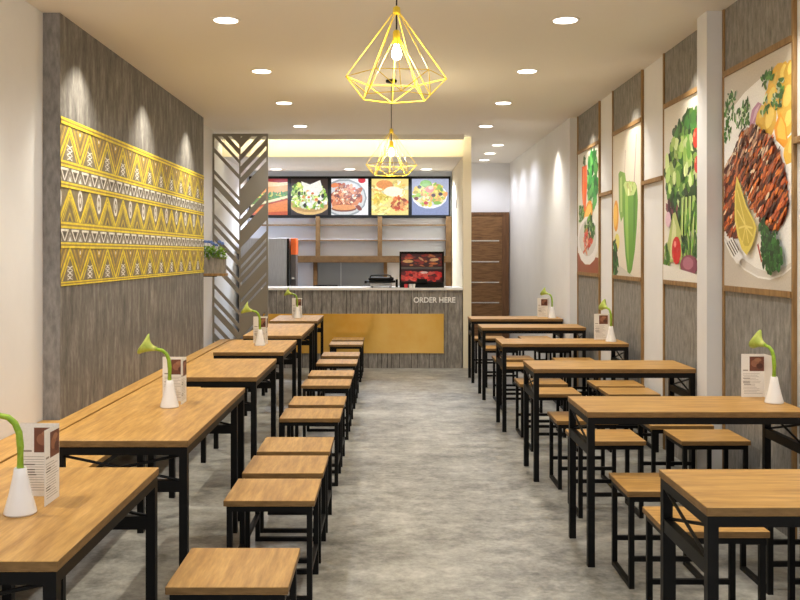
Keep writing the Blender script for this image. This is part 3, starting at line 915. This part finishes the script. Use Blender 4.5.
# ------------------------------------------------------------------ slatted screen
def make_screen():
    t = thing('partition_screen', 'tall taupe metal screen with chevron slots beside the kitchen counter', 'screen', (-1.905, 11.78, 0))
    X0, X1, H = -.352, .352, 3.06
    dep = .03
    def clip(pts, ax, val, sgn):
        out = []
        for i in range(len(pts)):
            a, b = pts[i], pts[(i+1) % len(pts)]
            da, db = (a[ax]-val)*sgn, (b[ax]-val)*sgn
            if da >= 0: out.append(a)
            if (da > 0 and db < 0) or (da < 0 and db > 0):
                q = da/(da-db); out.append((a[0]+q*(b[0]-a[0]), a[1]+q*(b[1]-a[1])))
        return out
    def prism(bm, pts):
        if len(pts) < 3: return
        f = [bm.verts.new((x, -dep/2, z)) for x, z in pts]; g = [bm.verts.new((x, dep/2, z)) for x, z in pts]
        bm.faces.new(f); bm.faces.new(g[::-1])
        for i in range(len(pts)): bm.faces.new((f[i], g[i], g[(i+1) % len(pts)], f[(i+1) % len(pts)]))
    fw = .02
    bobj('screen_frame', M_screen, [(X0, X0+fw, -dep/2-.002, dep/2+.002, 0, H), (X1-fw, X1, -dep/2-.002, dep/2+.002, 0, H), (X0+fw, X1-fw, -dep/2-.002, dep/2+.002, H-.03, H),
                                    (X0+fw, X1-fw, -dep/2-.002, dep/2+.002, 0, .05)], t)
    xc = -.006
    bobj('centre_post', M_screen, [(xc-.008, xc+.008, -dep/2-.001, dep/2+.001, .05, H-.03)], t)
    # heights at the outer edge where each solid band runs (top, bottom), bands fall towards the centre post
    def bands(side, opens):
        bm = bmesh.new()
        top = H+.6
        xo, xi = (X0+fw, xc-.008) if side < 0 else (X1-fw, xc+.008)
        dz = -abs(xi-xo)*1.08
        for (o0, o1) in opens + [(-.5, -.6)]:
            z1, z0 = top, o0
            pts = [(xo, z0), (xi, z0+dz), (xi, z1+dz), (xo, z1)]
            pts = clip(clip(pts, 1, .05, 1), 1, H-.03, -1)
            prism(bm, pts)
            top = o1
        obj('slat_panel', bm, M_screen, t)
    z = lambda y: 1.53+(254-y)/78.4
    left = [(118, 122), (128, 133), (137, 148), (152.5, 170), (174, 178), (186, 193), (197, 214), (218, 223), (228, 234), (240, 252), (256, 262), (268, 284), (288, 297), (302, 306), (314, 322), (327, 333), (340, 352), (357, 362)]
    rgt = [(107, 111), (120, 127), (133, 139), (146, 150), (157, 161.5), (188, 191.5), (199, 203), (220, 231), (238, 241.5), (246, 249.5), (255, 258.5), (272, 275), (281, 284), (310, 313), (322, 325), (340, 344)]
    bands(-1, [(z(a), z(b)) for a, b in left])
    bands(1, [(z(a), z(b)) for a, b in rgt])
make_screen()

# ------------------------------------------------------------------ wall shelf and planters
sh = thing('wall_shelf', 'small brown wooden shelf fixed to the left wall holding the trough planter', 'shelf', (-2.259, 11.0, 1.30))
bobj('board', M_brown, [(0, .315, -.09, .11, -.03, 0)], sh, .002)
bobj('bracket', M_black, [(0, .2, -.01, .01, -.04, -.03), (0, .012, -.01, .01, -.13, -.04)], sh)
pt = thing('planter', 'grey plank trough planter with leafy greens and blue flowers on the small wall shelf', 'plant', (-2.10, 11.0, 1.3002))
bm = bmesh.new()
hw, hd, ph = .145, .065, .19
box(bm, -hw, hw, -hd, hd, 0, .012)
for k in range(3):
    x0 = -hw+k*hw*2/3
    for y0, y1 in ((-hd, -hd+.012), (hd-.012, hd)):
        box(bm, x0+.002, x0+hw*2/3-.002, y0, y1, .012, ph)
for x0, x1 in ((-hw, -hw+.012), (hw-.012, hw)):
    box(bm, x0, x1, -hd+.012, hd-.012, .012, ph)
obj('trough', bm, M_pot, pt)
bobj('soil', M_groove, [(-hw+.012, hw-.012, -hd+.012, hd-.012, .10, ph-.025)], pt)
bm = bmesh.new()
for i in range(620):
    c = Vector((random.uniform(-hw, hw), random.uniform(-.07, .07), ph-.03+.15*random.random()**1.2))
    an = random.uniform(0, 2*PI)
    d = Vector((math.cos(an)*.8, math.sin(an), random.uniform(-.2, .9))).normalized(); sd = d.cross(Vector((0, 0, 1))).normalized()
    L = random.uniform(.03, .05); wd = L*.36
    if c.x+d.x*L < -.155: continue
    bm.faces.new([bm.verts.new(v) for v in (c, c+d*L*.5+sd*wd, c+d*L, c+d*L*.5-sd*wd)])
for k in range(9):
    rod(bm, (-.11+.027*k, 0, ph-.04), (-.115+.029*k, random.uniform(-.03, .03), ph+.10), .003, 5)
obj('foliage', bm, M_leaf, pt)
for k in range(7):
    bm = bmesh.new(); c = Vector((-.10+.034*k, random.uniform(-.04, .02), ph+.14+random.uniform(0, .06)))
    for i in range(6):
        a2 = 2*PI*i/6
        lathe(bm, [(.003, -.011), (.010, -.006), (.011, .004), (.003, .011)], 7, c+Vector((.014*math.cos(a2), .014*math.sin(a2), .012*(i % 2))))
    rod(bm, (c.x*.9, c.y, ph), c, .002, 5)
    obj('blue_flower', bm, M_blue, pt)

# ------------------------------------------------------------------ order counter
oc = thing('order_counter', 'grey plank order counter with white worktop and glossy amber panel', 'counter', (-.64, 12.7, 0))
def ol(x0, x1, y0, y1, z0, z1): return (x0+.64, x1+.64, y0-12.7, y1-12.7, z0, z1)
bobj('counter_body', M_groove, [ol(-1.72, .974, 12.41, 13.0, 0, 1.045)], oc)
bm = bmesh.new()
x = -1.72; rr = random.Random(5)
while x < .974:
    wd = rr.choice((.05, .08, .11, .16, .20, .13))
    e = min(x+wd, .974)
    box(bm, x+.64, e-.007+.64, 12.398-12.7, 12.41-12.7, 0.0, 1.045)
    x = e
obj('front_cladding', bm, M_plank, oc)
bobj('worktop', M_top, [ol(-1.725, .976, 12.375, 13.06, 1.045, 1.075)], oc, .002)
bobj('amber_panel', M_gold, [ol(-1.70, .72, 12.385, 12.3978, .20, .73)], oc, .001)
fc = bpy.data.curves.new('lettering', 'FONT')
fc.body = 'ORDER HERE'; fc.size = .115; fc.extrude = .004; fc.offset = .0030; fc.align_x = 'CENTER'
ft = bpy.data.objects.new('lettering_curve', fc); COL.objects.link(ft)
bpy.context.view_layer.update()
dg = bpy.context.evaluated_depsgraph_get()
me = bpy.data.meshes.new_from_object(ft.evaluated_get(dg)); me.name = 'lettering'
bpy.data.objects.remove(ft)
xs_ = [v.co.x for v in me.vertices]; sc_ = .56/(max(xs_)-min(xs_))
for v in me.vertices: v.co = Vector((v.co.x*sc_, v.co.y*sc_*1.05, v.co.z))
me.materials.clear(); me.materials.append(plain('white_letters', lin(245, 242, 236), .4))
lt = bpy.data.objects.new('lettering', me); COL.objects.link(lt); lt.parent = oc
lt.location = (.595+.64, 12.392-12.7, .88); lt.rotation_euler = (PI/2, 0, 0)
lt['label'] = 'white raised letters'

# food warmer on the counter
fw = thing('food_warmer', 'black glass fronted food warmer with two glowing red shelves on the counter', 'food warmer', (.43, 12.6, 1.0755))
bobj('housing', M_black, [(-.285, -.265, -.12, .2, 0, .46), (.265, .285, -.12, .2, 0, .46), (-.265, .265, -.12, .2, .435, .46), (-.265, .265, -.12, .2, 0, .07), (-.265, .265, .18, .2, .07, .435)], fw)
bobj('middle_shelf', M_darkgrey, [(-.265, .265, -.11, .18, .235, .262)], fw)
P = Pic(.53, .165, (70, 16, 10)); r_ = random.Random(2)
for i in range(46):
    P.ell(r_.uniform(0, .53), r_.uniform(0, .165), r_.uniform(.02, .06), r_.uniform(.008, .02), r_.choice([(150, 40, 24), (196, 110, 60), (90, 26, 16), (120, 30, 20), (60, 20, 14)]), r_.uniform(-.4, .4), 10, .1, .1)
P.ell(.09, .07, .07, .02, (236, 170, 100)); P.ell(.43, .09, .06, .022, (240, 180, 120), .1); P.ell(.42, .04, .06, .014, (206, 110, 50)); P.ell(.26, .10, .04, .012, (236, 160, 110), -.6); P.ell(.1, .11, .06, .012, (214, 90, 50))
o = P.build('upper_backlight', M_hot, fw); o.matrix_local = frame_matrix((-.265, .05, .265), (1, 0, 0), (0, 0, 1))
P = Pic(.53, .165, (60, 10, 10))
for i in range(50):
    P.ell(r_.uniform(0, .53), r_.uniform(.02, .13), r_.uniform(.02, .05), r_.uniform(.015, .03), r_.choice([(220, 30, 26), (236, 60, 44), (180, 20, 20), (240, 90, 70), (120, 14, 16)]), r_.uniform(-.4, .4), 10, .1, .1)
P.ell(.3, .12, .05, .015, (246, 190, 170))
o = P.build('lower_backlight', M_hot, fw); o.matrix_local = frame_matrix((-.265, .05, .07), (1, 0, 0), (0, 0, 1))
bobj('control_box', M_black, [(-.06, .07, -.135, -.12, .04, .11), (-.13, .2, -.135, -.12, .0, .06)], fw)
for k, (cx, mt) in enumerate(((-.215, plain('red_cup', lin(206, 60, 66), .5)), (-.155, M_ceramic), (-.115, M_ceramic))):
    bm = bmesh.new(); lathe(bm, [(.02, 0), (.026, .05), (.023, .05), (.018, .004)], 16)
    c = obj('paper_cup', bm, mt, None, True, (.43+cx, 12.445, 1.0755))
    tag(c, ('small red cup in front of the food warmer', 'small white cup beside the red cup before the food warmer', 'small white cup farthest from the red cup before the food warmer')[k], 'cup', 'cups by the food warmer')

fw.scale = (1.05, 1, 1.06)
# contact grill
g = thing('contact_grill', 'black contact grill with steel base on the white counter', 'grill', (-.12, 12.62, 1.0755))
bobj('base', M_steel, [(-.13, .13, -.13, .13, .015, .075)], g, .008)
bm = bmesh.new()
for sx in (-.11, .11):
    for sy in (-.1, .1): lathe(bm, [(.014, 0), (.014, .016)], 10, (sx, sy, 0))
obj('foot', bm, M_black, g)
bobj('lower_plate', M_black, [(-.17, .17, -.15, .15, .075, .105)], g, .006)
bobj('lid', M_black, [(-.15, .15, -.14, .14, .11, .15)], g, .012)
bm = bmesh.new(); tube(bm, [(-.13, -.1, .15), (-.12, -.13, .18), (-.04, -.15, .19), (.08, -.15, .19), (.11, -.13, .18), (.12, -.1, .15)], .010, 8)
obj('handle', bm, M_black, g, True)
bobj('hinge', M_black, [(-.2, -.172, .0, .1, .06, .10)], g, .004)
bobj('hinge', M_black, [(.172, .2, 0, .1, .0, .12)], g, .004)

g.scale = (1.14, 1, .9)
# fridge, dispenser, back counter, tray
fr = thing('steel_fridge', 'tall brushed steel fridge behind the counter next to the screen', 'fridge', (-1.8, 13.85, 0))
bobj('cabinet', M_steel, [(-.405, .315, -.25, .35, .04, 1.765)], fr, .004)
bobj('plinth', M_black, [(-.38, .3, -.22, .33, 0, .04)], fr)
bobj('door', M_steel, [(-.40, .285, -.29, -.252, .06, 1.755)], fr, .004)
bobj('side_edge', M_black, [(.29, .317, -.29, -.252, .06, 1.757)], fr)
bobj('door_handle', M_chrome, [(-.38, -.36, -.32, -.295, .8, 1.2), (-.38, -.36, -.295, -.29, .8, .83), (-.38, -.36, -.295, -.29, 1.17, 1.2)], fr)
dp = thing('drink_dispenser', 'narrow dark dispenser with bright orange top beside the fridge', 'dispenser', (-1.425, 13.75, 0))
bobj('column', M_darkgrey, [(-.035, .035, -.1, .2, 0, 1.52)], dp, .003)
bobj('tank', M_orange, [(-.040, .040, -.11, .2, 1.52, 1.765)], dp, .012)
bobj('spout', M_chrome, [(-.02, .02, -.16, -.1, 1.16, 1.19)], dp)
bk = thing('back_counter', 'low brown back counter along the kitchen rear wall', 'counter', (-.2, 14.3, 0))
bobj('cabinet', M_grey, [(-1.1, 1.17, -.22, .33, 0, .98)], bk)
bobj('worktop', M_brown, [(-1.12, 1.175, -.25, .345, .98, 1.01)], bk, .002)
tr = bobj('serving_tray', M_black, [(-.17, .17, -.1, .1, 0, .012), (-.18, .18, -.11, -.1, 0, .04), (-.18, .18, .1, .11, 0, .04), (-.18, -.17, -.1, .1, 0, .04), (.17, .18, -.1, .1, 0, .04)])
tr.location = (-.98, 14.25, 1.0105)
tag(tr, 'flat black tray lying on the brown back counter', 'tray')

# wood framed shelving and hatch on the kitchen rear wall
sv = thing('wall_shelving', 'brown timber grid shelving on the kitchen rear wall below the menu screens', 'shelving', (-.2, 14.65, 1.0))
def sl(x0, x1, y0, y1, z0, z1): return (x0+.2, x1+.2, y0-14.65, y1-14.65, z0-1, z1-1)
for x0, x1 in ((-1.17, -1.105), (-.195, -.125), (.88, .97)):
    bobj('upright', M_shelfwood, [sl(x0, x1, 14.55, 14.648, 1.5, 2.12)], sv, .002)
for z0, z1 in ((1.975, 1.995), (1.735, 1.755)):
    bobj('shelf_rail', M_shelfwood, [sl(-2.2, .97, 14.56, 14.648, z0, z1)], sv)
bobj('main_rail', M_shelfwood, [sl(-2.2, .97, 14.53, 14.648, 1.395, 1.5)], sv, .002)
for x0, x1 in ((-1.21, -1.145), (-.10, -.045), (.88, .97)):
    bobj('lower_post', M_shelfwood, [sl(x0, x1, 14.56, 14.648, 1.012, 1.395)], sv)
wn = struct('window_1', M_pane, [(-1.145, -.785, 14.615, 14.648, 1.012, 1.395), (-.765, -.10, 14.615, 14.648, 1.012, 1.395)])
bobj('window_mullion', M_pane2, [(-.785, -.765, 14.605, 14.648, 1.012, 1.395)], wn)

# menu screens
def menu(k, label, paint):
    x0 = -.94-1.255+.0+k*.635
    cx = x0+.29
    t = thing('menu_screen', label, 'menu screen', (cx, 14.6, 2.10), 0, 'menu screens above the kitchen')
    bobj('bezel', M_black, [(-.3172, .3172, -.02, .048, 0, .655)], t)
    P = Pic(.58, .57, (240, 236, 230))
    paint(P)
    o = P.build('picture', M_lit, t)
    o.matrix_local = frame_matrix((-.29, -.0215, .045), (1, 0, 0), (0, 0, 1))
def m_burger(P):
    P.poly([(0, 0), (.58, 0), (.58, .57), (0, .57)], (232, 214, 190))
    P.poly([(0, .48), (.58, .52), (.58, .57), (0, .57)], (150, 30, 40))
    P.poly([(0, .2), (.58, .36), (.58, .5), (.2, .53), (0, .5)], (236, 160, 90))
    P.poly([(0, .42), (.58, .47), (.58, .50), (.2, .53), (0, .5)], (246, 200, 150))
    P.poly([(0, .1), (.58, .28), (.58, .38), (0, .24)], (96, 130, 50))
    P.leaves(.36, .30, .24, .05, 60, .03, [(40, 110, 50), (90, 150, 60), (214, 214, 90), (60, 130, 60)])
    P.line((0, .14), (.58, .29), .035, (240, 226, 180)); P.line((0, .1), (.58, .25), .03, (176, 66, 30))
    P.poly([(0, 0), (.58, 0), (.58, .24), (0, .09)], (226, 130, 60)); P.poly([(0, 0), (.58, 0), (.58, .06), (0, .03)], (196, 84, 40))
def m_salad(P):
    P.poly([(0, 0), (.58, 0), (.58, .57), (0, .57)], (46, 30, 26))
    P.ell(.29, .16, .31, .16, (222, 184, 120)); P.ell(.29, .19, .30, .15, (190, 150, 90))
    P.leaves(.29, .29, .28, .19, 260, .034, [(150, 190, 60), (200, 216, 120), (90, 140, 40), (226, 232, 180), (120, 170, 50), (60, 110, 30)], .6)
    P.poly([(.2, .33), (.16, .53), (.3, .48), (.46, .55), (.5, .40), (.4, .30)], (240, 236, 226))
    P.leaves(.12, .36, .11, .14, 60, .03, [(200, 216, 110), (150, 190, 70), (226, 232, 170), (70, 110, 30)], .6)
    P.leaves(.29, .19, .27, .10, 90, .034, [(190, 210, 80), (210, 226, 130), (110, 160, 50), (240, 242, 220)], .6)
    P.leaves(.32, .26, .2, .12, 40, .028, [(246, 242, 230), (250, 250, 244), (214, 150, 90), (226, 230, 160)], .7)
    for x, y in ((.13, .34), (.44, .2), (.22, .15), (.5, .3)): P.ell(x, y, .026, .035, (40, 40, 26))
    for x, y in ((.34, .34), (.28, .28), (.4, .25)): P.ell(x, y, .024, .018, (206, 110, 60))
def m_wings(P):
    P.poly([(0, 0), (.58, 0), (.58, .57), (0, .57)], (238, 236, 238))
    P.ell(.2, .27, .36, .3, (150, 156, 160)); P.ell(.2, .27, .335, .27, (206, 206, 206))
    P.ell(.48, .55, .06, .05, (206, 40, 60))
    r = random.Random(4)
    for i in range(34):
        x, y = r.uniform(.02, .46), r.uniform(.1, .48)
        P.ell(x, y, .06*r.uniform(.6, 1.2), .035, r.choice([(176, 84, 44), (206, 120, 70), (140, 50, 30), (226, 160, 110), (190, 70, 40)]), r.uniform(0, 3), 10, .1, .15)
    P.leaves(.24, .29, .22, .18, 110, .036, [(176, 84, 44), (206, 120, 70), (120, 46, 28), (226, 150, 100)], .6)
    P.leaves(.22, .3, .18, .16, 50, .022, [(236, 210, 180), (120, 40, 24), (214, 140, 90)], .6)
    P.ell(.2, .1, .2, .05, (120, 60, 36)); P.ell(.2, .12, .19, .045, (226, 150, 90))
    P.poly([(.3, .17), (.48, .27), (.4, .14)], (214, 130, 80))
def m_fries(P):
    P.poly([(0, 0), (.58, 0), (.58, .57), (0, .57)], (240, 214, 130))
    P.leaves(.3, .4, .28, .14, 90, .05, [(250, 226, 130), (236, 176, 90), (246, 206, 120), (255, 244, 190)], .4)
    P.ell(.2, .48, .13, .07, (226, 150, 90)); P.ell(.34, .37, .15, .08, (255, 246, 214))
    P.leaves(.12, .25, .13, .08, 40, .04, [(236, 206, 80), (214, 176, 60), (250, 230, 120)], .5)
    P.leaves(.14, .1, .15, .1, 40, .05, [(255, 240, 160), (246, 222, 120)], .3, .2)
    P.leaves(.45, .16, .13, .11, 60, .04, [(206, 100, 50), (226, 140, 80), (170, 60, 30), (240, 180, 110)], .5)
def m_bowl(P):
    P.poly([(0, 0), (.58, 0), (.58, .57), (0, .57)], (128, 140, 180))
    P.poly([(0, .3), (.58, .36), (.58, .57), (0, .57)], (166, 172, 196))
    P.ell(.28, .30, .28, .2, (240, 240, 244)); P.ell(.28, .315, .255, .175, (206, 206, 210))
    P.leaves(.28, .33, .25, .18, 170, .038, [(236, 200, 90), (246, 226, 160), (140, 180, 60), (206, 190, 70), (226, 150, 80)], .65)
    P.ell(.22, .5, .09, .05, (120, 176, 60)); P.ell(.28, .40, .07, .05, (226, 130, 110)); P.ell(.3, .43, .04, .03, (246, 190, 170))
    for x, y, c in ((.12, .44, (50, 40, 50)), (.34, .31, (70, 30, 40)), (.45, .33, (60, 30, 40)), (.07, .26, (110, 30, 40)), (.22, .19, (190, 40, 50))): P.ell(x, y, .035, .028, c)
    P.ell(.4, .19, .06, .03, (130, 180, 60))
for k, (lab, fn) in enumerate((('lit menu screen showing a burger, partly behind the slatted screen', m_burger), ('lit menu screen showing a salad with white cheese slices', m_salad),
                               ('lit menu screen showing chicken pieces on a white plate', m_wings), ('lit menu screen showing yellow fried snacks behind the pendant', m_fries),
                               ('lit menu screen showing a white salad bowl on blue', m_bowl))):
    menu(k, lab, fn)
sw = bobj('wall_switch', M_ceramic, [(-.012, 0, -.05, .05, -.06, .06)])
sw.location = (.9795, 13.6, 2.27)
tag(sw, 'small white switch box on the side wall right of the menu screens', 'switch')

# ------------------------------------------------------------------ corridor door
dr = struct('door_1', M_walnut, [(1.13, 1.93, 15.945, 15.985, .005, 2.2)])
bobj('door_frame', M_doorframe, [(1.095, 1.13, 15.93, 15.999, 0, 2.25), (1.93, 2.05, 15.93, 15.999, 0, 2.25), (1.13, 1.93, 15.93, 15.999, 2.2, 2.25)], dr)
for z in (1.755, 1.395, 1.04, .69):
    bobj('metal_strip', M_chrome, [(1.14, 1.88, 15.938, 15.946, z-.008, z+.012)], dr)
